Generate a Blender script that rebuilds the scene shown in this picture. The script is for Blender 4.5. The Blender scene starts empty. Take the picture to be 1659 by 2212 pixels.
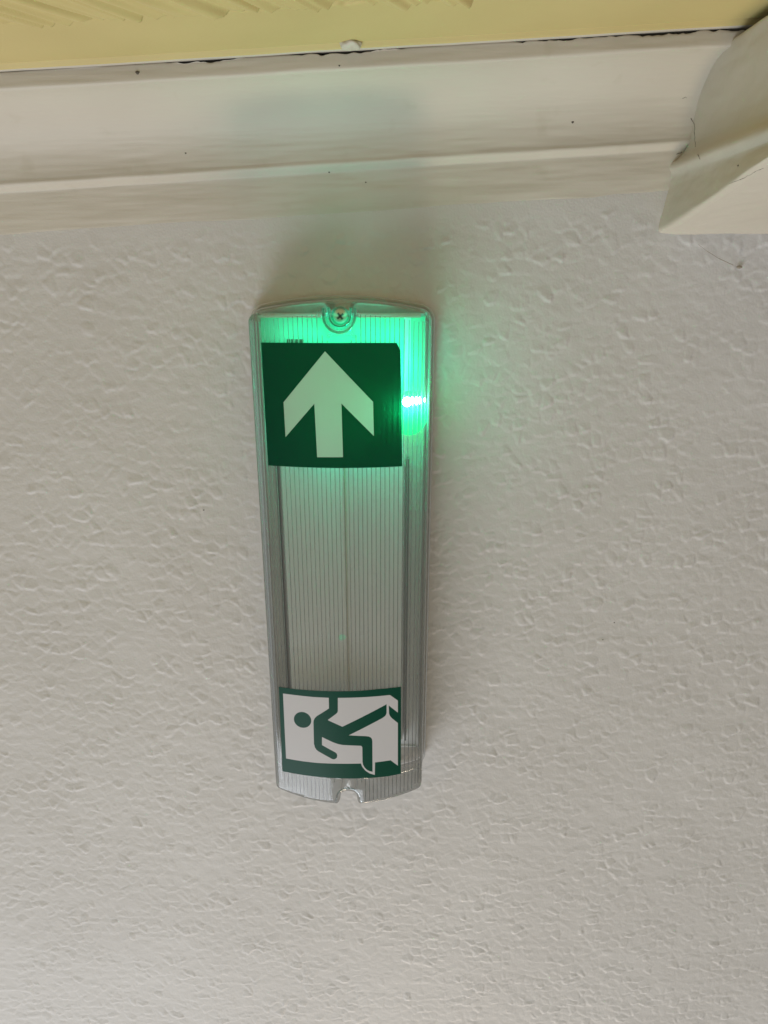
import bpy, bmesh, math, random
import numpy as np
from mathutils import Vector
from mathutils.geometry import delaunay_2d_cdt
R = math.radians
random.seed(7); rng = np.random.default_rng(11)
S = bpy.context.scene
COL = S.collection

# ---------------------------------------------------------------- camera
DIST = 0.46            # lens to wall, metres; the wall is the plane y = 0
PITCH = R(18.6)        # camera looks down
FPX = 1500.0           # focal length in units of 1/1659 frame width
cam_d = bpy.data.cameras.new("camera"); cam = bpy.data.objects.new("camera", cam_d); COL.objects.link(cam)
cam.location = (0, -DIST, 0); cam.rotation_euler = (R(90) - PITCH, 0, 0)
cam_d.sensor_fit = 'HORIZONTAL'; cam_d.sensor_width = 36; cam_d.lens = 36 * FPX / 1659
cam_d.clip_start = 0.01; cam_d.clip_end = 50
S.camera = cam

# ---------------------------------------------------------------- light
S.world = bpy.data.worlds.new("World"); S.world.use_nodes = True
bg = S.world.node_tree.nodes["Background"]
bg.inputs[0].default_value = (0.93, 0.96, 1.0, 1); bg.inputs[1].default_value = 0.32

def area(name, loc, target, sx, sy, power, col):
    l = bpy.data.lights.new(name, 'AREA'); l.shape = 'RECTANGLE'; l.size = sx; l.size_y = sy
    l.energy = power; l.color = col
    o = bpy.data.objects.new(name, l); COL.objects.link(o); o.location = loc
    o.rotation_euler = (Vector(target) - Vector(loc)).to_track_quat('-Z', 'Y').to_euler()
    return o
area("low_room_lamp", (0.14, -0.30, -2.3), (0, 0, 0), 0.42, 0.30, 12, (1.0, 0.82, 0.62))
area("floor_fill_light", (-0.75, -1.10, -1.80), (0, -0.15, -0.4), 1.3, 0.9, 24, (0.87, 0.92, 1.0))  # unseen fill lamp added below, standing in for a bright floor
S.view_settings.view_transform = 'Standard'; S.view_settings.look = 'None'
S.view_settings.exposure = 0.0; S.view_settings.gamma = 1.0
S.cycles.transparent_max_bounces = 48; S.cycles.max_bounces = 10

# ---------------------------------------------------------------- helpers
def dirn(px, py):
    u = (px - 829.5) / FPX; v = (1106 - py) / FPX
    c, s = math.cos(PITCH), math.sin(PITCH)
    return Vector((u, c + v * s, -s + v * c))
def at(px, py, d=0.0):
    """point at distance d in front of the wall that a sight line from the camera meets"""
    r = dirn(px, py); t = (DIST - d) / r.y
    return Vector((r.x * t, -d, r.z * t))
def mesh_obj(name, verts, faces, mat, parent=None, smooth=False):
    me = bpy.data.meshes.new(name)
    me.from_pydata([tuple(v) for v in verts], [], faces); me.update()
    if mat: me.materials.append(mat)
    if smooth: me.polygons.foreach_set("use_smooth", [True] * len(me.polygons))
    o = bpy.data.objects.new(name, me); COL.objects.link(o)
    if parent: o.parent = parent
    return o
def bm_obj(name, bm, mat, parent=None, smooth=False):
    me = bpy.data.meshes.new(name); bmesh.ops.recalc_face_normals(bm, faces=bm.faces); bm.to_mesh(me); bm.free()
    me.materials.append(mat)
    if smooth: me.polygons.foreach_set("use_smooth", [True] * len(me.polygons))
    o = bpy.data.objects.new(name, me); COL.objects.link(o)
    if parent: o.parent = parent
    return o
def grid_obj(name, P, mat, parent=None, smooth=True):
    """P: (n, m, 3) array of points"""
    n, m, _ = P.shape
    i = np.arange(n * m).reshape(n, m)
    q = np.stack([i[:-1, :-1], i[1:, :-1], i[1:, 1:], i[:-1, 1:]], -1).reshape(-1, 4)
    me = bpy.data.meshes.new(name)
    me.vertices.add(n * m); me.vertices.foreach_set("co", P.astype(np.float32).ravel())
    me.loops.add(q.size); me.loops.foreach_set("vertex_index", q.ravel().astype(np.int32))
    me.polygons.add(len(q)); me.polygons.foreach_set("loop_start", np.arange(0, q.size, 4, dtype=np.int32))
    me.polygons.foreach_set("loop_total", np.full(len(q), 4, dtype=np.int32))
    me.polygons.foreach_set("use_smooth", np.full(len(q), smooth))
    me.update(calc_edges=True); me.validate()
    me.materials.append(mat)
    o = bpy.data.objects.new(name, me); COL.objects.link(o)
    if parent: o.parent = parent
    return o
def tag(o, label=None, cat=None, group=None, kind=None):
    if label: o['label'] = label
    if cat: o['category'] = cat
    if group: o['group'] = group
    if kind: o['kind'] = kind
    return o
def sm(e0, e1, x):
    t = np.clip((x - e0) / (e1 - e0), 0, 1); return t * t * (3 - 2 * t)
def vnoise(x, y, seed=0):
    """smooth value noise in [-1, 1] on unit lattice"""
    g = np.random.default_rng(seed).uniform(-1, 1, (256, 256))
    xi = np.floor(x).astype(int); yi = np.floor(y).astype(int)
    fx = x - xi; fy = y - yi; fx = fx * fx * (3 - 2 * fx); fy = fy * fy * (3 - 2 * fy)
    a = g[xi % 256, yi % 256]; b = g[(xi + 1) % 256, yi % 256]
    c = g[xi % 256, (yi + 1) % 256]; d = g[(xi + 1) % 256, (yi + 1) % 256]
    return (a * (1 - fx) + b * fx) * (1 - fy) + (c * (1 - fx) + d * fx) * fy
def fbm(x, y, seed=0, o=3):
    return sum(vnoise(x * 2 ** k, y * 2 ** k, seed + k) / 2 ** k for k in range(o)) / 1.6
def voronoi(x, y, seed=0):
    g = np.random.default_rng(seed).uniform(0.05, 0.95, (256, 256, 2))
    xi = np.floor(x).astype(int); yi = np.floor(y).astype(int)
    f1 = np.full(x.shape, 9.0); f2 = f1.copy()
    for dx in (-1, 0, 1):
        for dy in (-1, 0, 1):
            p = g[(xi + dx) % 256, (yi + dy) % 256]
            d = np.hypot(xi + dx + p[..., 0] - x, yi + dy + p[..., 1] - y)
            f2 = np.where(d < f1, f1, np.minimum(f2, d)); f1 = np.minimum(f1, d)
    return f1, f2

# ---------------------------------------------------------------- materials
def new_mat(name):
    m = bpy.data.materials.new(name); m.use_nodes = True
    nt = m.node_tree; nt.nodes.clear()
    out = nt.nodes.new("ShaderNodeOutputMaterial")
    return m, nt, out
def paint(name, col, col2, rough=0.6, spec=0.3, bscale=900, bstr=0.12, bdist=0.0004, stretch=(1, 1, 1), nscale=9, dirt=None):
    m, nt, out = new_mat(name); N = nt.nodes; L = nt.links
    b = N.new("ShaderNodeBsdfPrincipled"); L.new(b.outputs[0], out.inputs[0])
    b.inputs["Roughness"].default_value = rough; b.inputs["Specular IOR Level"].default_value = spec
    tc = N.new("ShaderNodeTexCoord")
    n = N.new("ShaderNodeTexNoise"); n.inputs["Scale"].default_value = nscale; n.inputs["Detail"].default_value = 5
    L.new(tc.outputs["Object"], n.inputs[0])
    r = N.new("ShaderNodeMapRange"); r.inputs[1].default_value = 0.35; r.inputs[2].default_value = 0.65
    L.new(n.outputs[0], r.inputs[0])
    mx = N.new("ShaderNodeMix"); mx.data_type = 'RGBA'
    mx.inputs[6].default_value = (*col, 1); mx.inputs[7].default_value = (*col2, 1); L.new(r.outputs[0], mx.inputs[0])
    last = mx.outputs[2]
    if dirt:
        n3 = N.new("ShaderNodeTexNoise"); n3.inputs["Scale"].default_value = 60; n3.inputs["Detail"].default_value = 8
        L.new(tc.outputs["Object"], n3.inputs[0])
        r3 = N.new("ShaderNodeMapRange"); r3.inputs[1].default_value = 0.62; r3.inputs[2].default_value = 0.80; r3.inputs[4].default_value = 0.5
        L.new(n3.outputs[0], r3.inputs[0])
        m3 = N.new("ShaderNodeMix"); m3.data_type = 'RGBA'; m3.inputs[7].default_value = (*dirt, 1)
        L.new(last, m3.inputs[6]); L.new(r3.outputs[0], m3.inputs[0]); last = m3.outputs[2]
    L.new(last, b.inputs["Base Color"])
    mp = N.new("ShaderNodeMapping"); mp.inputs["Scale"].default_value = stretch; L.new(tc.outputs["Object"], mp.inputs[0])
    n2 = N.new("ShaderNodeTexNoise"); n2.inputs["Scale"].default_value = bscale; n2.inputs["Detail"].default_value = 4
    L.new(mp.outputs[0], n2.inputs[0])
    bp = N.new("ShaderNodeBump"); bp.inputs["Strength"].default_value = bstr; bp.inputs["Distance"].default_value = bdist
    L.new(n2.outputs[0], bp.inputs["Height"]); L.new(bp.outputs[0], b.inputs["Normal"])
    return m
def clear(name, tint=(0.98, 0.985, 0.98), rough=0.07, haze=0.13, gl=0.75, scratch=False):
    """thin clear plastic: Fresnel reflection over tinted see-through, with a little milky haze"""
    m, nt, out = new_mat(name); N = nt.nodes; L = nt.links
    tr = N.new("ShaderNodeBsdfTransparent"); tr.inputs[0].default_value = (*tint, 1)
    g = N.new("ShaderNodeBsdfGlossy"); g.inputs["Roughness"].default_value = rough; g.inputs[0].default_value = (gl, gl, gl, 1)
    fr = N.new("ShaderNodeFresnel"); fr.inputs[0].default_value = 1.49
    mx = N.new("ShaderNodeMixShader"); L.new(fr.outputs[0], mx.inputs[0]); L.new(tr.outputs[0], mx.inputs[1]); L.new(g.outputs[0], mx.inputs[2])
    d = N.new("ShaderNodeBsdfDiffuse"); d.inputs[0].default_value = (0.75, 0.75, 0.72, 1)
    tl = N.new("ShaderNodeBsdfTranslucent"); tl.inputs[0].default_value = (0.8, 0.8, 0.78, 1)
    hd = N.new("ShaderNodeMixShader"); hd.inputs[0].default_value = 0.5; L.new(d.outputs[0], hd.inputs[1]); L.new(tl.outputs[0], hd.inputs[2])
    m2 = N.new("ShaderNodeMixShader"); m2.inputs[0].default_value = haze
    L.new(mx.outputs[0], m2.inputs[1]); L.new(hd.outputs[0], m2.inputs[2]); L.new(m2.outputs[0], out.inputs[0])
    if scratch:
        tc = N.new("ShaderNodeTexCoord"); n = N.new("ShaderNodeTexNoise"); n.inputs["Scale"].default_value = 140; n.inputs["Detail"].default_value = 9
        n.inputs["Roughness"].default_value = 0.75
        L.new(tc.outputs["Object"], n.inputs[0])
        r = N.new("ShaderNodeMapRange"); r.inputs[1].default_value = 0.56; r.inputs[2].default_value = 0.78
        r.inputs[3].default_value = haze; r.inputs[4].default_value = haze + 0.14
        L.new(n.outputs[0], r.inputs[0]); L.new(r.outputs[0], m2.inputs[0])
    return m
def film(name, col, trans, tcol, rough=0.35):
    """printed vinyl film: opaque print that lets some light through from behind"""
    m, nt, out = new_mat(name); N = nt.nodes; L = nt.links
    b = N.new("ShaderNodeBsdfPrincipled"); b.inputs["Base Color"].default_value = (*col, 1); b.inputs["Roughness"].default_value = rough
    b.inputs["Specular IOR Level"].default_value = 0.14
    t = N.new("ShaderNodeBsdfTranslucent"); t.inputs[0].default_value = (*tcol, 1)
    mx = N.new("ShaderNodeMixShader"); mx.inputs[0].default_value = trans
    L.new(b.outputs[0], mx.inputs[1]); L.new(t.outputs[0], mx.inputs[2]); L.new(mx.outputs[0], out.inputs[0])
    return m
def plain(name, col, rough=0.5, metal=0.0, spec=0.5):
    m, nt, out = new_mat(name); b = nt.nodes.new("ShaderNodeBsdfPrincipled")
    b.inputs["Base Color"].default_value = (*col, 1); b.inputs["Roughness"].default_value = rough
    b.inputs["Metallic"].default_value = metal; b.inputs["Specular IOR Level"].default_value = spec
    nt.links.new(b.outputs[0], out.inputs[0]); return m
def glow(name, col, st):
    m, nt, out = new_mat(name); e = nt.nodes.new("ShaderNodeEmission")
    e.inputs[0].default_value = (*col, 1); e.inputs[1].default_value = st
    nt.links.new(e.outputs[0], out.inputs[0]); return m

M_wall = paint("textured_wallpaper_paint", (0.595, 0.570, 0.540), (0.62, 0.597, 0.568), rough=0.6, spec=0.2, bscale=700, bstr=0.5, bdist=0.0004)
M_corn = paint("cornice_paint", (0.53, 0.480, 0.395), (0.565, 0.517, 0.43), rough=0.5, spec=0.3, bscale=420, bstr=0.35, bdist=0.0005, stretch=(0.08, 1, 1), dirt=(0.45, 0.40, 0.30))
M_beam = paint("beam_paint", (0.50, 0.450, 0.360), (0.55, 0.50, 0.41), rough=0.5, spec=0.3, bscale=260, bstr=0.25, bdist=0.0005, dirt=(0.45, 0.41, 0.33))
M_ceil = paint("yellow_ceiling_paint", (0.53, 0.425, 0.18), (0.58, 0.47, 0.205), rough=0.5, spec=0.25, bscale=500, bstr=0.2, bdist=0.0004)
M_clear = clear("clear_plastic", scratch=True)
M_rib = clear("clear_rib_plastic", tint=(0.925, 0.94, 0.935), rough=0.2, haze=0.12)
M_pocket = clear("dark_pocket_plastic", tint=(0.42, 0.60, 0.54), rough=0.1, haze=0.08)
M_band = clear("clear_moulding_plastic", tint=(0.95, 0.96, 0.94), rough=0.12, haze=0.20)
M_bandl = clear("pale_moulding_plastic", tint=(0.9, 0.9, 0.88), rough=0.10, haze=0.42)
M_tray = plain("white_gear_tray", (0.90, 0.92, 0.93), 0.4)
M_base = plain("white_base_plastic", (0.82, 0.82, 0.80), 0.5)
M_dark = plain("gap_shade_paint", (0.09, 0.11, 0.105), 0.6)
M_green = film("green_print", (0.000, 0.036, 0.019), 0.12, (0.0, 0.34, 0.15))
M_arrow = film("glow_white_print", (0.50, 0.60, 0.50), 0.30, (0.62, 0.75, 0.62))
M_white = film("white_print", (0.62, 0.605, 0.615), 0.10, (0.7, 0.7, 0.7))
M_green2 = film("green_print_lower", (0.000, 0.055, 0.030), 0.02, (0.0, 0.2, 0.08))
M_steel = plain("zinc_screw", (0.62, 0.52, 0.42), 0.5, 0.25)
M_ledimage = glow("led_image_glow", (0.30, 1.0, 0.70), 60)
M_lens = None

# ================================================================ WALL
def band_z(x):   # lower limit of the smooth moulding band, sloping up to the right
    return 0.040 + 0.050 * x
def lean_cells(x, y, seed):
    """cells that swell towards their lower edge and end there in a short rounded step"""
    g = np.random.default_rng(seed).uniform(0.05, 0.95, (256, 256, 3))
    xi = np.floor(x).astype(int); yi = np.floor(y).astype(int)
    f1 = np.full(x.shape, 9.0); f2 = f1.copy(); dz = np.zeros(x.shape); am = np.zeros(x.shape)
    for dx in (-1, 0, 1):
        for dy in (-1, 0, 1):
            p = g[(xi + dx) % 256, (yi + dy) % 256]
            oy = y - (yi + dy + p[..., 1]); d = np.hypot(xi + dx + p[..., 0] - x, oy)
            near = d < f1
            f2 = np.where(near, f1, np.minimum(f2, d)); f1 = np.minimum(f1, d)
            dz = np.where(near, oy, dz); am = np.where(near, p[..., 2], am)
    return (0.52 - 0.88 * dz) * sm(0, 0.30, f2 - f1) * (0.26 + 1.0 * am ** 2)
def wall_height(X, Z):
    wx = X + 0.0028 * fbm(X * 120, Z * 120, 3); wz = Z + 0.0032 * fbm(X * 120, Z * 120, 33)
    m1 = 0.35 + 0.65 * sm(-0.45, 0.30, fbm(X * 60 + 5, Z * 80 + 9, 21))
    m2 = 0.3 + 0.7 * sm(-0.2, 0.5, fbm(X * 55 + 50, Z * 70, 61))
    h = 0.00088 * m1 * lean_cells(wx * 125 + 40, wz * 112 + 90, 5) + 0.00036 * m2 * lean_cells(wx * 230 + 7, wz * 200 + 3, 15) \
        + 0.00020 * fbm(wx * 120, wz * 150, 71) + 0.0005 * fbm(X * 14, Z * 14, 81)
    wob = 0.004 * fbm(X * 60, Z * 60, 91)
    fade = 1 - sm(-0.020, 0.002, Z - band_z(X) + wob)
    return h * (0.08 + 0.92 * fade) + (1 - fade) * 0.0003
xs = np.arange(-0.46, 0.4601, 0.00095); zs = np.arange(-0.76, 0.0801, 0.00095)
Z, X = np.meshgrid(zs, xs, indexing='ij')
H = wall_height(X, Z)
wall = grid_obj("wall", np.stack([X, -H, Z], -1), M_wall)
tag(wall, "off-white wall with raised crinkled wallpaper texture under the cornice", kind='structure')
# the rest of the wall beyond the close-up, same sheet a little further back
o = mesh_obj("wall_backing", [(-1.5, 0.002, -2.0), (1.5, 0.002, -2.0), (1.5, 0.002, 0.25), (-1.5, 0.002, 0.25)], [(0, 1, 2, 3)], M_wall)
tag(o, kind='structure')

# ================================================================ CEILING
def ceil_z(x): return 0.1115 + 0.052 * x
xc = np.arange(-0.45, 0.4501, 0.00085); dc = np.arange(0.0, 0.165, 0.00085)
D, XC = np.meshgrid(dc, xc, indexing='ij')
edge = 0.112 + 0.0022 * fbm(XC * 60, XC * 0 + 3, 41) + 0.0015 * vnoise(XC * 300, XC * 0, 42) - 0.02 * XC
coat = sm(0.0, 0.0016, D - edge)
ang = R(62)
u = (XC * math.sin(ang) + (D) * math.cos(ang)); v = (-XC * math.cos(ang) + D * math.sin(ang))
comb = 0.0026 * vnoise(u * 260, v * 10, 51) + 0.0014 * vnoise(u * 520, v * 16, 52)
drop = coat * (0.0022 + 0.9 * comb) - 0.0018 * np.exp(-((D - edge + 0.0006) / 0.0011) ** 2) + 0.00025 * fbm(XC * 30, D * 30, 55)
drop += 0.0016 * (1 - sm(0.0548, 0.0572, D)) - 0.0014 * np.exp(-((D - 0.0580) / 0.0012) ** 2)            # bead of old filler by the cornice
ceiling = grid_obj("ceiling", np.stack([XC, -D, ceil_z(XC) - drop], -1), M_ceil)
oc = mesh_obj("ceiling_beyond", [(-2.0, -0.163, ceil_z(-2.0) - 0.002), (2.0, -0.163, ceil_z(2.0) - 0.002), (2.0, -3.0, ceil_z(2.0) - 0.002), (-2.0, -3.0, ceil_z(-2.0) - 0.002)], [(0, 1, 2, 3)], M_ceil)
ceiling.data.materials.append(M_corn)
mid = D[:-1, :-1] < 0.0550
ceiling.data.polygons.foreach_set("material_index", mid.astype(np.int32).ravel())
tag(oc, kind='structure')
tag(ceiling, "yellow painted ceiling with combed plaster coat", kind='structure')

# ================================================================ CORNICE
# profile: (distance from wall, height) as functions of x; slopes up to the right like the ceiling
def prof(t_list, n=4):
    pass
P0 = [ # d, z at x=0
 (-0.0006, 0.0370), (0.0005, 0.0400), (0.0014, 0.0440), (0.0022, 0.0490), (0.0032, 0.0560), (0.0044, 0.0618),
 (0.0072, 0.0630), (0.0095, 0.0641), (0.0105, 0.0655), (0.0100, 0.0668)]
for k in range(1, 15):     # the cove, concave, rising out to the top
    a = k / 14 * R(84)
    P0.append((0.0100 + 0.0400 * (1 - math.cos(a)) , 0.0668 + 0.0350 * math.sin(a)))
P0 += [(0.0512, 0.1018), (0.0522, 0.1024), (0.0524, 0.1040), (0.0526, 0.1085), (0.0524, 0.1105)]
P0 = np.array(P0)
# resample the profile finely
seg = np.r_[0, np.cumsum(np.hypot(*np.diff(P0, axis=0).T))]
tt = np.linspace(0, seg[-1], 110); PD = np.interp(tt, seg, P0[:, 0]); PZ = np.interp(tt, seg, P0[:, 1])
xq = np.arange(-0.5, 0.2, 0.0012)
Tt, XQ = np.meshgrid(np.arange(110), xq, indexing='ij')
d_ = PD[Tt]; z_ = PZ[Tt]
slope = 0.060 - 0.008 * (z_ - 0.04) / 0.07
amp = 0.0004 * fbm(XQ * 25, z_ * 160, 101) + 0.00012 * vnoise(XQ * 40, z_ * 1400, 103)
top = sm(0.1075, 0.1105, z_)
gap = 0.0008 + 0.0007 * fbm(XQ * 45, XQ * 0, 111) + 0.0005 * vnoise(XQ * 260, XQ * 0, 113) + 0.0004 * vnoise(XQ * 600, XQ * 0, 121)
gap = np.clip(gap, 0.00005, 0.0014) * (1 - 0.97 * sm(0.12, 0.3, fbm(XQ * 17 + 2.3, XQ * 0, 119)))
ZZ = z_ + slope * XQ + amp * 0.5
topz = ceil_z(XQ) - 0.0017 - gap
ZZ = ZZ * (1 - top) + np.minimum(ZZ + 0.01, topz) * top
ZZ = np.minimum(ZZ, topz)
cornice = grid_obj("cornice", np.stack([XQ, -(d_ + amp), ZZ], -1), M_corn)
tag(cornice, "cream painted cove cornice running under the cracked ceiling joint", "cornice")
# lump of filler over the crack
c0 = at(757, 97, 0.0585)
bm = bmesh.new(); bmesh.ops.create_icosphere(bm, subdivisions=4, radius=1)
for v_ in bm.verts:
    n_ = v_.co.normalized()
    k_ = 1 + 0.16 * math.sin(n_.x * 3.1 + 1) * math.cos(n_.z * 2.5) + 0.05 * math.sin(n_.x * 7 + n_.z * 4)
    v_.co = Vector((c0.x + n_.x * 0.0062 * k_, c0.y + n_.y * 0.0048 * k_, c0.z + n_.z * 0.0024 * k_))
bm_obj("filler_lump", bm, M_corn, cornice, True)

# ================================================================ BEAM
# a plastered beam comes out of the wall towards the room at the right, its soffit rising a little
prof_b = [  # x, z at the wall
 (0.1752, 0.0262), (0.1732, 0.0263), (0.1720, 0.0268), (0.1713, 0.0278), (0.1712, 0.0292), (0.1716, 0.0330), (0.1728, 0.0440), (0.1740, 0.0530), (0.1742, 0.0575),
 (0.1735, 0.0592), (0.1722, 0.0605), (0.1712, 0.0618), (0.1712, 0.0634), (0.1726, 0.0660),
 (0.1758, 0.0690), (0.1775, 0.0730), (0.1782, 0.0800), (0.1778, 0.0900), (0.1768, 0.1020), (0.1755, 0.1135), (0.1760, 0.1150), (0.1800, 0.1150)]
pb = np.array(prof_b); sg = np.r_[0, np.cumsum(np.hypot(*np.diff(pb, axis=0).T))]
tb = np.linspace(0, sg[-1], 130); BX = np.interp(tb, sg, pb[:, 0]); BZ = np.interp(tb, sg, pb[:, 1])
# light smoothing of the profile
for _ in range(5):
    BX[1:-1] = (BX[:-2] + 2 * BX[1:-1] + BX[2:]) / 4; BZ[1:-1] = (BZ[:-2] + 2 * BZ[1:-1] + BZ[2:]) / 4
dd = np.arange(-0.002, 0.42, 0.0015)
Ti, DD = np.meshgrid(np.arange(130), dd, indexing='ij')
bx = BX[Ti]; bz = BZ[Ti]
k = np.clip((0.0592 - bz) / (0.0592 - 0.0268), 0, 1)
bz = bz + k * 0.205 * np.minimum(DD, 0.14)
nb = 0.0009 * fbm(DD * 30, bz * 60, 131) + 0.00015 * fbm(DD * 150, bz * 200, 133)
fil = 0.007 * np.exp(-np.maximum(DD, 0) / 0.006) * (bz < 0.066)        # filler rounding the inner corner
pts_side = np.stack([bx - nb - fil * 0.35, -DD, bz], -1)
beam = grid_obj("beam", pts_side[:, ::-1], M_beam)
xr = np.linspace(0, 1, 60) ** 1.4 * 0.22
DU, XU = np.meshgrid(dd, xr, indexing='ij')
zu = BZ[0] + 0.205 * np.minimum(DU, 0.14)
nbu = 0.0009 * fbm(XU * 60, DU * 60, 137)
lip = 0.0012 * np.exp(-((DU - 0.003) / 0.0018) ** 2)
x0u = np.interp(dd, dd, pts_side[0, :, 0])[:, None]
so = grid_obj("soffit", np.stack([x0u + XU, -DU, zu - nbu * np.clip(XU / 0.01, 0, 1) - lip * np.clip(XU / 0.004, 0, 1)], -1), M_beam, beam)
tag(beam, "cream plastered beam end with a rounded ledge at the upper right corner", "beam")

# ================================================================ EMERGENCY LIGHT
XC0 = -0.0262; ZT = -0.0110; ZB = -0.3710; A = 0.0575; SAG = 0.0068
ZM = (ZT - 0.0068 + ZB + 0.0112) / 2; HL = (ZT - ZB) / 2 - 0.009; SAGB = 0.0125
fixture = bpy.data.objects.new("emergency_light", None); COL.objects.link(fixture)
fixture.empty_display_size = 0.05
tag(fixture, "clear plastic exit light glowing green, with arrow and running man stickers, on the wall", "exit light")
def par(o): o.parent = fixture; return o

def round_poly(P, seg=10):
    out = []
    n = len(P)
    for i in range(n):
        p = Vector(P[i][:2]); r = P[i][2]
        a = Vector(P[i - 1][:2]); b = Vector(P[(i + 1) % n][:2])
        if r <= 0: out.append(p); continue
        ua = (a - p).normalized(); ub = (b - p).normalized()
        th = ua.angle(ub) / 2
        t = r / math.tan(th)
        c = p + (ua + ub).normalized() * (r / math.sin(th))
        p1 = p + ua * t; p2 = p + ub * t
        a1 = math.atan2(*(p1 - c).yx); a2 = math.atan2(*(p2 - c).yx)
        da = (a2 - a1 + math.pi) % (2 * math.pi) - math.pi
        for k in range(seg + 1):
            aa = a1 + da * k / seg; out.append(c + Vector((math.cos(aa), math.sin(aa))) * r)
    return out
def densify(L, step):
    out = []
    for i, p in enumerate(L):
        q = L[(i + 1) % len(L)]; d = (q - p).length
        if d < 1e-7: continue
        n = max(1, int(round(d / step)))
        for k in range(n): out.append(p.lerp(q, k / n))
    return out
NW = 0.0048; NB = 0.0026   # half width of the screw notches
nt_d = 0.0140; nb_d = 0.0110
base_poly = [
 (-A, -HL, 0.006), (-NB - 0.0008, -HL, 0.0060), (-NB, -HL + nb_d, 0.0025), (NB, -HL + nb_d, 0.0025), (NB + 0.0008, -HL, 0.0060), (A, -HL, 0.006),
 (A, HL, 0.0075), (NW + 0.0004, HL, 0.0060), (NW, HL - nt_d, 0.0047), (-NW, HL - nt_d, 0.0047), (-NW - 0.0004, HL, 0.0060), (-A, HL, 0.0075)]
loop0 = densify(round_poly(base_poly), 0.0016)
def warp(p):
    s = p.y / HL
    return Vector((p.x, p.y + s * (SAG if s > 0 else SAGB) * (1 - (p.x / A) ** 2)))
def inset(loop, e):
    n = len(loop); out = []
    for i in range(n):
        t = (loop[(i + 1) % n] - loop[i - 1]).normalized()
        out.append(loop[i] + Vector((-t.y, t.x)) * e)      # counter-clockwise loop: left is inside
    return out
def bow(x): return 0.0052 * (1 - min(1, (x / 0.052) ** 2))
# keep notch walls near vertical: inset grows only to 4.2 mm
levels = [(0.0, 0.0006), (0.0, 0.0022), (0.0013, 0.0026), (0.0016, 0.0060), (0.0022, 0.0180), (0.0030, 0.0310), (0.0034, 0.0345),
          (0.0042, 0.0372), (0.0054, 0.0390), (0.0066, 0.0397)]
def cover_pt(x, z, d): return Vector((XC0 + x, -d, ZM + z))
V = []; F = []
rings = []
for e, d in levels:
    ring = inset(loop0, min(e, 0.0040)) if e <= 0.0040 else inset(inset(loop0, 0.0040), e - 0.0040)
    idx = []
    w = sm(0.018, 0.036, d)
    for p in ring:
        q = warp(p); idx.append(len(V)); V.append(cover_pt(q.x, q.y, d + float(w) * bow(q.x)))
    rings.append((idx, ring))
for (a, _), (b, _) in zip(rings[:-1], rings[1:]):
    n = len(a)
    for i in range(n): F.append((a[i], a[(i + 1) % n], b[(i + 1) % n], b[i]))
# front panel
last_idx, last_ring = rings[-1]
wr = [warp(p) for p in last_ring]
def pip(pt, poly):
    x, y = pt; c = False; j = len(poly) - 1
    for i in range(len(poly)):
        xi, yi = poly[i][0], poly[i][1]; xj, yj = poly[j][0], poly[j][1]
        if (yi > y) != (yj > y) and x < (xj - xi) * (y - yi) / (yj - yi) + xi: c = not c
        j = i
    return c
def seg_dist(pt, poly):
    P = np.array([(p[0], p[1]) for p in poly]); Q = np.roll(P, -1, 0); d = Q - P
    t = np.clip(((np.array(pt) - P) * d).sum(1) / np.maximum((d ** 2).sum(1), 1e-12), 0, 1)
    return float(np.min(np.hypot(*(P + d * t[:, None] - np.array(pt)).T)))
xs_grid = [-0.052 + 0.004 * i for i in range(27)]
pts = [Vector((p.x, p.y)) for p in wr]; nl = len(pts)
for gx in xs_grid:
    z = -HL
    while z < HL + SAG:
        if pip((gx, z), wr) and seg_dist((gx, z), wr) > 0.0018: pts.append(Vector((gx, z)))
        z += 0.008
r_ = delaunay_2d_cdt(pts, [(i, (i + 1) % nl) for i in range(nl)], [], 0, 1e-7)
base_i = len(V)
for p in r_[0]: V.append(cover_pt(p.x, p.y, 0.0397 + bow(p.x)))
for f in r_[2]:
    c = sum((r_[0][i] for i in f), Vector((0, 0))) / len(f)
    if pip(c, wr): F.append(tuple(base_i + i for i in f))
cover = mesh_obj("cover", V, F, M_clear, None, True); par(cover)
bmc = bmesh.new(); bmc.from_mesh(cover.data); bmesh.ops.remove_doubles(bmc, verts=bmc.verts, dist=1e-6)
bmesh.ops.recalc_face_normals(bmc, faces=bmc.faces); bmc.to_mesh(cover.data); bmc.free()
cover.data.polygons.foreach_set("use_smooth", [True] * len(cover.data.polygons))
cover['label'] = "clear moulded plastic cover with fine vertical ribs"
def surf_d(x): return 0.0397 + bow(x)

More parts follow.
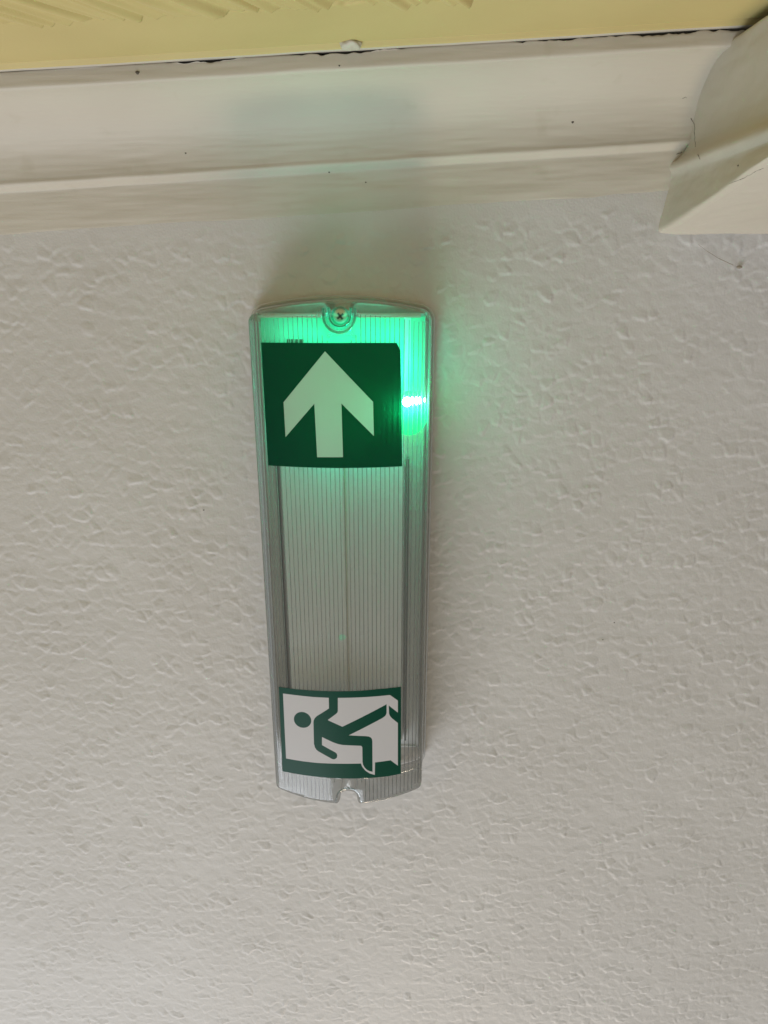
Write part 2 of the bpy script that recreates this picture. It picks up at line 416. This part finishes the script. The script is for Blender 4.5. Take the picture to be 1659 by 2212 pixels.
# continuous rim round the foot of the cover, closed across the notches
rim_loop = [warp(p) for p in densify(round_poly([(-A, -HL, 0.006), (A, -HL, 0.006), (A, HL, 0.0075), (-A, HL, 0.0075)]), 0.003)]
def tube(name, loop, e, d, r, mat, parent, n=8):
    loop = inset(loop, e); V = []; F = []; m = len(loop)
    for i, p in enumerate(loop):
        t = (loop[(i + 1) % m] - loop[i - 1]).normalized(); nn = Vector((-t.y, t.x))
        for k in range(n):
            a = 2 * math.pi * k / n; q = p + nn * (math.cos(a) * r); V.append(cover_pt(q.x, q.y, d + math.sin(a) * r))
    for i in range(m):
        for k in range(n):
            F.append((i * n + k, ((i + 1) % m) * n + k, ((i + 1) % m) * n + (k + 1) % n, i * n + (k + 1) % n))
    return mesh_obj(name, V, F, mat, parent, True)
for sg_, rad, dp, rr_, cz, end, mt in ((1, 0.0092, 0.0402, 0.0009, HL - 0.0030, HL + 0.0015, M_pocket), (1, 0.0064, 0.0330, 0.0007, HL - 0.0030, HL + 0.0015, M_pocket),
                                   (-1, 0.0088, 0.0425, 0.0007, -HL - 0.0030, -HL - 0.0062, M_pocket)):
    pts_ = [Vector((-rad - (0.001 if sg_ < 0 else 0), end))] + [Vector((-rad * math.cos(t), cz - sg_ * rad * 1.02 * math.sin(t))) for t in [math.pi * i / 24 for i in range(25)]] + [Vector((rad + (0.001 if sg_ < 0 else 0), end))]
    V_ = []; F_ = []
    for i, p in enumerate(pts_):
        t = (pts_[min(i + 1, len(pts_) - 1)] - pts_[max(i - 1, 0)]).normalized(); nn = Vector((-t.y, t.x))
        for k in range(8):
            a = 2 * math.pi * k / 8; q = p + nn * (math.cos(a) * rr_); V_.append(cover_pt(q.x, q.y, dp + math.sin(a) * rr_))
    for i in range(len(pts_) - 1):
        for k in range(8): F_.append((i * 8 + k, (i + 1) * 8 + k, (i + 1) * 8 + (k + 1) % 8, i * 8 + (k + 1) % 8))
    mesh_obj("pocket_edge", V_, F_, mt, cover, True)
tube("rim", rim_loop, 0.0002, 0.0040, 0.0013, M_bandl, cover)
tube("rim", rim_loop, 0.0024, 0.0120, 0.0010, M_band, cover)
# ribs on the inside of the cover
def prism(name, x0, w, h, zA, zB, dfun, mat, parent, n=10):
    V = []; F = []
    for i in range(n + 1):
        z = zA + (zB - zA) * i / n
        d = dfun(x0)
        V += [cover_pt(x0 - w / 2, z, d), cover_pt(x0 + w / 2, z, d), cover_pt(x0, z, d - h)]
    for i in range(n):
        a = 3 * i
        F += [(a, a + 1, a + 4, a + 3), (a + 1, a + 2, a + 5, a + 4), (a + 2, a, a + 3, a + 5)]
    F += [(0, 2, 1), (3 * n, 3 * n + 1, 3 * n + 2)]
    return mesh_obj(name, V, F, mat, parent)
x = -0.0465
while x < 0.0470:
    zt = HL + SAG * (1 - (x / A) ** 2) - 0.0085
    zb = -HL - SAGB * (1 - (x / A) ** 2) + 0.0078
    if abs(x) < 0.0115: zt = HL - 0.0195 + 0.008 * (abs(x) / 0.0115) ** 2
    if abs(x) < 0.0100: zb = -HL + nb_d - 0.0020 + 0.0105 * math.sqrt(1 - (abs(x) / 0.0105) ** 2)
    prism("rib", x, 0.00050, 0.0009, zb, zt, lambda xx: surf_d(xx) - 0.0006, M_rib, cover, 2)
    x += 0.00282
# lengthwise strips added on the flanks, clear and pale, for bands refraction would give
for sgn in (-1, 1):
    for k, (e, d, w, mt) in enumerate([(0.0019, 0.0110, 0.0011, M_band), (0.0024, 0.0185, 0.0007, M_bandl), (0.0029, 0.0255, 0.0012, M_band),
                                 (0.0036, 0.0330, 0.0009, M_bandl), (0.0056, 0.0372, 0.0010, M_band), (0.0078, 0.0385, 0.0008, M_bandl)]):
        xx = sgn * (A - e - 0.0006)
        z0, z1 = -HL + 0.006, HL - 0.006
        V_ = []
        for z in (z0, z1):
            V_ += [cover_pt(xx - sgn * w / 2, z, d), cover_pt(xx + sgn * w / 2, z, d - w * 0.6), cover_pt(xx - sgn * w * 0.5, z, d - w)]
        mesh_obj("flank_band", V_, [(0, 1, 4, 3), (1, 2, 5, 4), (2, 0, 3, 5), (0, 2, 1), (3, 4, 5)], mt, cover)

# base plate behind the cover
def slab(name, x0, x1, z0, z1, d0, d1, mat, bevel=0.001):
    bm = bmesh.new(); bmesh.ops.create_cube(bm, size=1)
    for v in bm.verts:
        v.co = Vector((XC0 + (x0 + x1) / 2 + v.co.x * (x1 - x0), -((d0 + d1) / 2 + v.co.y * (d1 - d0)), ZM + (z0 + z1) / 2 + v.co.z * (z1 - z0)))
    if bevel: bmesh.ops.bevel(bm, geom=bm.edges[:], offset=bevel, segments=2, affect='EDGES')
    return par(bm_obj(name, bm, mat))
slab("base_plate", -0.0520, 0.0520, -HL + 0.020, HL - 0.003, 0.0020, 0.0130, M_base)
# gear tray: two shallow sloping faces meeting in a middle seam
tz0, tz1 = -HL + 0.030, HL - 0.004
tp = [(-0.0425, 0.0065), (-0.0425, 0.0170), (-0.0412, 0.0190), (-0.0010, 0.0150), (-0.0004, 0.0138), (0.0004, 0.0138), (0.0010, 0.0150),
      (0.0120, 0.0172), (0.0390, 0.0190), (0.0402, 0.0170), (0.0402, 0.0065)]
V = []; F = []
for z in (tz0, tz1):
    for (x_, d) in tp: V.append(cover_pt(x_, z, d))
n = len(tp)
for i in range(n): F.append((i, (i + 1) % n, n + (i + 1) % n, n + i))
F += [tuple(range(n)), tuple(range(2 * n - 1, n - 1, -1))]
tray = par(mesh_obj("gear_tray", V, F, M_tray))
prism("seam_strip", 0.0, 0.0006, -0.0012, tz0 + 0.001, tz1 - 0.001, lambda xx: 0.0146, plain("cream_seam", (0.75, 0.66, 0.45), 0.4), tray, 2)
for a, b in ((-0.0480, -0.0110), (0.0110, 0.0480)):  # added flaps that block green spill upwards
    slab("spill_flap", a, b, HL - 0.0042, HL - 0.0032, 0.0132, 0.0340, M_base, 0.0002)
M_glowgreen = plain("emerald_glow_paint", (0.14, 0.60, 0.42), 0.45)  # added green panels: LED glow put into their colour
slab("glow_panel", -0.0492, 0.0385, HL - 0.0700, HL - 0.0045, 0.0192, 0.0206, M_glowgreen, 0.0003)
slab("glow_panel", 0.0430, 0.0515, HL - 0.0640, HL - 0.0045, 0.0132, 0.0146, M_glowgreen, 0.0003)
# dark strips either side of the tray, painting the shade of its gaps
for (a, b) in ((-0.0450, -0.0440), (0.0414, 0.0428)):
    slab("gap_shade_strip", a, b, tz0, tz1 - 0.09, 0.0132, 0.0195, M_dark, 0)
# mounting tab and screw in the top notch
slab("screw_tab", -0.0070, 0.0070, HL - 0.0150, HL - 0.0002, 0.0200, 0.0240, M_clear, 0.0015)
sc = Vector((-0.0008, 0, 0)); 
p_s = at(735, 683, 0.0310)
bm = bmesh.new()
bmesh.ops.create_uvsphere(bm, u_segments=32, v_segments=16, radius=1)
for v in bm.verts:
    v.co = Vector((p_s.x + v.co.x * 0.0041, p_s.y + 0.0012 - v.co.z * 0.0018 if False else p_s.y + 0.0012 + v.co.y * 0.0020, p_s.z + v.co.z * 0.0041))
screw = par(bm_obj("screw", bm, M_steel, None, True))
bm = bmesh.new()
for a in (R(38), R(128)):
    r = bmesh.ops.create_cube(bm, size=1)
    for v in r['verts']:
        x_, z_2 = v.co.x * 0.0046, v.co.z * 0.0012
        v.co = Vector((p_s.x + x_ * math.cos(a) - z_2 * math.sin(a), p_s.y - 0.0006 + v.co.y * 0.0006, p_s.z + x_ * math.sin(a) + z_2 * math.cos(a)))
bm_obj("cross_slot", bm, M_dark, screw)
bm = bmesh.new()
r0, r1, nn = 0.0044, 0.0056, 48
rr = [[], [], []]
for i in range(nn):
    a = 2 * math.pi * i / nn
    for k, (rad, dep) in enumerate(((r0, 0.0), (0.0050, 0.0007), (r1, 0.0))):
        rr[k].append(bm.verts.new((p_s.x + math.cos(a) * rad, p_s.y + 0.0012 - dep, p_s.z + math.sin(a) * rad)))
for i in range(nn):
    for k in (0, 1):
        bm.faces.new((rr[k][i], rr[k][(i + 1) % nn], rr[k + 1][(i + 1) % nn], rr[k + 1][i]))
par(bm_obj("screw_collar", bm, M_pocket, None, True))

# ---------------------------------------------------------------- LED
led = at(888, 868, 0.030)
lamp_mod = bpy.data.objects.new("led_module", None); COL.objects.link(lamp_mod); par(lamp_mod)
M_lensm, nt_, out_ = new_mat("green_led_lens")
t_ = nt_.nodes.new("ShaderNodeBsdfTranslucent"); t_.inputs[0].default_value = (0.05, 0.6, 0.3, 1)
e_ = nt_.nodes.new("ShaderNodeEmission"); e_.inputs[0].default_value = (0.0, 1.0, 0.42, 1); e_.inputs[1].default_value = 0.5
a_ = nt_.nodes.new("ShaderNodeAddShader"); nt_.links.new(t_.outputs[0], a_.inputs[0]); nt_.links.new(e_.outputs[0], a_.inputs[1]); nt_.links.new(a_.outputs[0], out_.inputs[0])
pc = at(884, 893, 0.0290)
bm = bmesh.new(); bmesh.ops.create_uvsphere(bm, u_segments=40, v_segments=20, radius=1)
for v in bm.verts: v.co = Vector((pc.x + v.co.x * 0.0118, pc.y + v.co.y * 0.0030, pc.z + v.co.z * 0.0140))
lens = bm_obj("led_lens", bm, M_lensm, lamp_mod, True)
for (px, py, w, h) in ((878, 868, 0.0052, 0.0060), (890, 866, 0.0022, 0.0050), (898.5, 866, 0.0016, 0.0048), (906.5, 865, 0.0013, 0.0042), (917, 864, 0.0009, 0.0026)):  # glowing shapes added for the images the ribs make of one LED
    c = at(px, py, 0.0345)
    bm = bmesh.new(); bmesh.ops.create_uvsphere(bm, u_segments=20, v_segments=10, radius=1)
    for v in bm.verts: v.co = Vector((c.x + v.co.x * w / 2, c.y + v.co.y * 0.0008, c.z + v.co.z * h / 2 * (1 + 0.25 * v.co.x)))
    bm_obj("led_image", bm, M_ledimage, lamp_mod, True)
pl = bpy.data.lights.new("green_led", 'POINT'); pl.energy = 0.052; pl.color = (0.0, 1.0, 0.56); pl.shadow_soft_size = 0.003
plo = bpy.data.objects.new("green_led", pl); COL.objects.link(plo); plo.location = at(876, 880, 0.0345); plo.parent = lamp_mod
def led_strip(px, py, d, sx, sy, e):      # LEDs that shine back onto the white tray
    l = bpy.data.lights.new("green_led_strip", 'AREA'); l.shape = 'RECTANGLE'; l.size = sx; l.size_y = sy; l.energy = e; l.color = (0.0, 1.0, 0.56)
    o = bpy.data.objects.new("green_led_strip", l); COL.objects.link(o); o.location = at(px, py, d); o.rotation_euler = (R(90), 0, 0); o.parent = lamp_mod
led_strip(745, 728, 0.034, 0.084, 0.006, 0.013)
led_strip(884, 850, 0.036, 0.010, 0.050, 0.019)
led_strip(740, 900, 0.034, 0.040, 0.040, 0.017)

l = bpy.data.lights.new("green_spill_fill", 'AREA'); l.shape = 'RECTANGLE'; l.size = 0.060; l.size_y = 0.006; l.energy = 0.017; l.color = (0.0, 1.0, 0.56); l.spread = R(130)  # added lamp, no LED here: throws green spill up onto cove and ceiling
o = bpy.data.objects.new("green_spill_fill", l); COL.objects.link(o); o.parent = lamp_mod
o.location = cover_pt(0, HL - 0.0030, 0.030); o.rotation_euler = (R(180 + 25), 0, 0)
M_refl, nt_, out_ = new_mat("led_reflection_paint")  # faint LED reflection put in as a glowing disc on the tray
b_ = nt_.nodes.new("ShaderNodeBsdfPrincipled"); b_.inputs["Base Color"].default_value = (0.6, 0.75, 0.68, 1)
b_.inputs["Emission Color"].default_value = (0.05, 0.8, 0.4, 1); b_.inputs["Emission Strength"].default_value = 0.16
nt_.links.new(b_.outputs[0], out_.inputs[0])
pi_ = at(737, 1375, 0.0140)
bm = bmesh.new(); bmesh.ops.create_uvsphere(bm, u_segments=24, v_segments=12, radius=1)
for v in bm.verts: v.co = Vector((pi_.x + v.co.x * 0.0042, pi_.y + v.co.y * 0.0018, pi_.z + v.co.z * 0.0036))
bm_obj("led_reflection", bm, M_refl, tray, True)
# ---------------------------------------------------------------- stickers
def on_cover(px, py, off):
    d = 0.043
    for _ in range(8):
        p = at(px, py, d); d = surf_d(p.x - XC0) + off
    return at(px, py, d)
def patches(outer, regions, off, step, thick):
    """cut a sheet lying on the bowed cover into regions; returns list of (verts, faces) per class.
    outer and regions: loops in local x, z on the cover"""
    loops = [outer] + [l for l, _ in regions]
    pts = []; edges = []
    for l in loops:
        l2 = densify([Vector(p) for p in l], step); s = len(pts)
        pts += l2; edges += [(s + i, s + (i + 1) % len(l2)) for i in range(len(l2))]
    x0 = min(p[0] for p in outer); x1 = max(p[0] for p in outer); z0 = min(p[1] for p in outer); z1 = max(p[1] for p in outer)
    gx = x0 + step
    while gx < x1:
        gz = z0 + step
        while gz < z1:
            if pip((gx, gz), outer) and all(seg_dist((gx, gz), l) > step * 0.3 for l in loops): pts.append(Vector((gx, gz)))
            gz += step * 2
        gx += step
    r = delaunay_2d_cdt(pts, edges, [], 0, 1e-7)
    vs = r[0]; cls = {}
    for f in r[2]:
        c = sum((vs[i] for i in f), Vector((0, 0))) / len(f)
        if not pip(c, outer): continue
        k = 0
        for l, kk in regions:
            if pip(c, l): k = kk
        cls.setdefault(k, []).append(f)
    out = {}
    for k, fs in cls.items():
        used = sorted({i for f in fs for i in f}); mp = {u: j for j, u in enumerate(used)}
        n = len(used)
        V = [cover_pt(vs[u].x, vs[u].y, surf_d(vs[u].x) + off) for u in used] + [cover_pt(vs[u].x, vs[u].y, surf_d(vs[u].x) + off - thick) for u in used]
        F = [tuple(mp[i] for i in f) for f in fs]
        cnt = {}
        for f in F:
            for a, b in zip(f, f[1:] + f[:1]): cnt[(a, b)] = 1
        side = [(a, n + a, n + b, b) for (a, b) in cnt if (b, a) not in cnt]
        out[k] = (V, F + side)
    return out
def loc(px, py):
    p = on_cover(px, py, 0.0003); return (p.x - XC0, p.z - ZM)
def zoomA(x, y): return loc((940 + x / 2.023) / 1.8228, (1120 + y / 2.023) / 1.8228)
def zoomB(x, y): return loc((1040 + x / 2.37) / 1.8228, (2620 + y / 2.37) / 1.8228)
oA = [zoomA(*p) for p in [(178,462),(400,464),(720,466),(1000,465),(1258,465),(1288,525),(1295,900),(1302,1449),(1100,1458),(800,1463),(500,1456),(235,1442),(205,950)]]
arr = [zoomA(*p) for p in [(687,533),(1070,935),(1077,1208),(818,948),(831,1376),(625,1376),(602,950),(373,1216),(357,938)]]
pa = patches(oA, [(arr, 1)], 0.00035, 0.0030, 0.0001)
s1 = par(mesh_obj("arrow_sticker", *pa[0], M_green)); s1['label'] = "green sticker with a large white arrow pointing up"
mesh_obj("arrow", *pa[1], M_arrow, s1)
def ell(cx, cy, rx, ry, rot, n=40):
    return [(cx + rx * math.cos(t) * math.cos(rot) - ry * math.sin(t) * math.sin(rot), cy + rx * math.cos(t) * math.sin(rot) + ry * math.sin(t) * math.cos(rot)) for t in [2 * math.pi * i / n for i in range(n)]]
oB = [zoomB(*p) for p in [(136,200),(300,222),(500,237),(720,242),(900,236),(1080,220),(1276,199),(1277,600),(1276,1012),(1150,1035),(1000,1050),(800,1056),(600,1049),(400,1028),(170,988),(154,600)]]
bgw = [zoomB(*p) for p in [(176,262),(300,278),(450,294),(603,302),(688,303),(850,300),(1000,292),(1175,276),(1248,328),(1248,935),(1180,885),(1035,905),(1033,1022),(985,1008),(945,982),(915,945),(903,915),(700,917),(500,910),(350,893),(205,868),(190,560)]]
head = [zoomB(*p) for p in ell(359, 508, 83, 72, R(25))]
body = [zoomB(*p) for p in [(603,294),(688,294),(688,425),(683,441),(670,453),(593,510),(730,572),(1143,362),(1143,440),(1139,457),(1129,472),(1105,490),(790,652),(950,660),(975,663),(995,672),(1006,686),(1010,705),(1012,992),(985,987),(960,974),(938,953),(924,928),(918,900),(916,765),(912,755),(903,750),(730,742),(690,734),(640,716),(540,668),(540,743),(665,812),(678,824),(683,842),(679,860),(666,872),(650,877),(632,872),(510,804),(490,789),(474,765),(465,730),(460,530),(463,510),(473,492),(490,474),(605,402)]]
foot = [zoomB(*p) for p in [(1163,374),(1248,440),(1262,440),(1262,548),(1248,537),(1195,495),(1176,474),(1166,450)]]
pb_ = patches(oB, [(bgw, 1), (head, 2), (body, 2), (foot, 2)], 0.00035, 0.0026, 0.0001)
s2 = par(mesh_obj("running_man_sticker", *pb_[0], M_green2)); s2['label'] = "sideways running man exit pictogram sticker, green and white"
mesh_obj("white_field", *pb_[1], M_white, s2)
mesh_obj("running_figure", *pb_[2], M_green2, s2)
# printed label behind the ribs, its top just clearing the arrow sticker
for i, x_ in enumerate((384, 417, 450, 483)):
    pbx = [((940 + a / 2.023) / 1.8228, (1120 + b / 2.023) / 1.8228) for a, b in ((x_, 436), (x_ + 26, 436), (x_ + 26, 480), (x_, 480))]
    q = [at(a, b, 0.0225) for a, b in pbx]
    mesh_obj("label_block", q, [(3, 2, 1, 0)], M_green, tray)

# ---------------------------------------------------------------- small marks on the surfaces
from mathutils.bvhtree import BVHTree
trees = []
for o_ in (wall, cornice, beam, ceiling):
    b_ = bmesh.new(); b_.from_mesh(o_.data); trees.append(BVHTree.FromBMesh(b_)); b_.free()
def hit(px, py):
    o_ = Vector((0, -DIST, 0)); d_ = dirn(px, py).normalized(); best = None
    for t in trees:
        h = t.ray_cast(o_, d_)
        if h[0] is not None and (best is None or h[3] < best[1]): best = (h[0], h[3])
    return best[0] if best else at(px, py, 0.001)
bm = bmesh.new()
for (px, py, d, r) in ((440, 1102, 0.0006, 0.0007), (401, 331, 0.026, 0.0007), (297, 157, 0.0535, 0.0013), (711, 372, 0.006, 0.0008), (790, 394, 0.005, 0.0006), (1237, 264, 0.02, 0.0010), (1595, 358, 0.09, 0.0008), (1327, 1345, 0.001, 0.0006), (1302, 1382, 0.001, 0.0006), (733, 142, 0.0535, 0.0006)):
    c = hit(px, py); r = 0.72 * r * (1 + 0.2 * random.random())
    q = bmesh.ops.create_icosphere(bm, subdivisions=2, radius=1)
    for v in q['verts']: v.co = Vector((c.x + v.co.x * r * (1 + 0.3 * math.sin(v.co.z * 4)), c.y + v.co.y * r * 0.5, c.z + v.co.z * r * 0.8))
sp = bm_obj("specks", bm, plain("dark_speck", (0.10, 0.085, 0.065), 0.8), None, True)
tag(sp, "tiny dark specks of dirt scattered on wall and cornice", "dirt", kind='stuff')
cp = [at(1508, 528, 0.004), at(1528, 543, 0.003), at(1552, 558, 0.0025), at(1584, 573, 0.0020)]
bm = bmesh.new()
for a, b, w in ((cp[0], cp[1], 0.00010), (cp[1], cp[2], 0.00014), (cp[2], cp[3], 0.0002)):
    up = Vector((0, 0, 1)) * w; ou = Vector((0, -1, 0)) * w
    vs = [bm.verts.new(p + o_) for p in (a, b) for o_ in (up, ou, -up, -ou)]
    for i in range(4): bm.faces.new((vs[i], vs[(i + 1) % 4], vs[4 + (i + 1) % 4], vs[4 + i]))
q = bmesh.ops.create_icosphere(bm, subdivisions=2, radius=1); c = at(1597, 577, 0.0014)
for v in q['verts']: v.co = Vector((c.x + v.co.x * 0.0019, c.y + v.co.y * 0.0008, c.z + v.co.z * 0.0010))
cw = bm_obj("cobweb_thread", bm, plain("dusty_thread", (0.30, 0.26, 0.20), 0.9), None, True)
tag(cw, "short dusty cobweb thread hanging on the wall under the beam", "cobweb")

def crack(name, pts, w0, parent):
    """a hairline split in the paint, following the surface it runs over"""
    P = []
    for (a, b) in zip(pts[:-1], pts[1:]):
        n = max(2, int(math.hypot(b[0] - a[0], b[1] - a[1]) / 4))
        for k in range(n):
            t = k / n; P.append((a[0] + (b[0] - a[0]) * t + random.uniform(-0.9, 0.9), a[1] + (b[1] - a[1]) * t + random.uniform(-0.9, 0.9)))
    Q = [hit(*p) for p in P]; V = []; F = []
    for i, q in enumerate(Q):
        t = (Q[min(i + 1, len(Q) - 1)] - Q[max(i - 1, 0)]).normalized(); n = t.cross(Vector((0, -1, 0)))
        if n.length < 0.1: n = Vector((1, 0, 0))
        n.normalize(); w = w0 * (0.35 + random.random()); e = Vector((0, -DIST, 0)) - q; e = e.normalized() * 0.00015
        V += [q + n * w + e, q - n * w + e]
    for i in range(len(Q) - 1): F.append((2 * i, 2 * i + 1, 2 * i + 3, 2 * i + 2))
    return mesh_obj(name, V, F, M_crack, parent)
M_crack = plain("grimy_crack", (0.09, 0.075, 0.055), 0.9)
crack("crack", [(1493, 256), (1500, 268), (1501, 300), (1503, 322)], 0.00016, beam)
crack("crack", [(1507, 333), (1511, 342), (1514, 347)], 0.00020, beam)
crack("crack", [(1474, 212), (1480, 210), (1487, 213)], 0.00014, cornice)
crack("crack", [(1462, 333), (1470, 330), (1478, 326)], 0.00014, cornice)
crack("crack", [(1575, 397), (1600, 388), (1630, 372), (1659, 360)], 0.00012, beam)
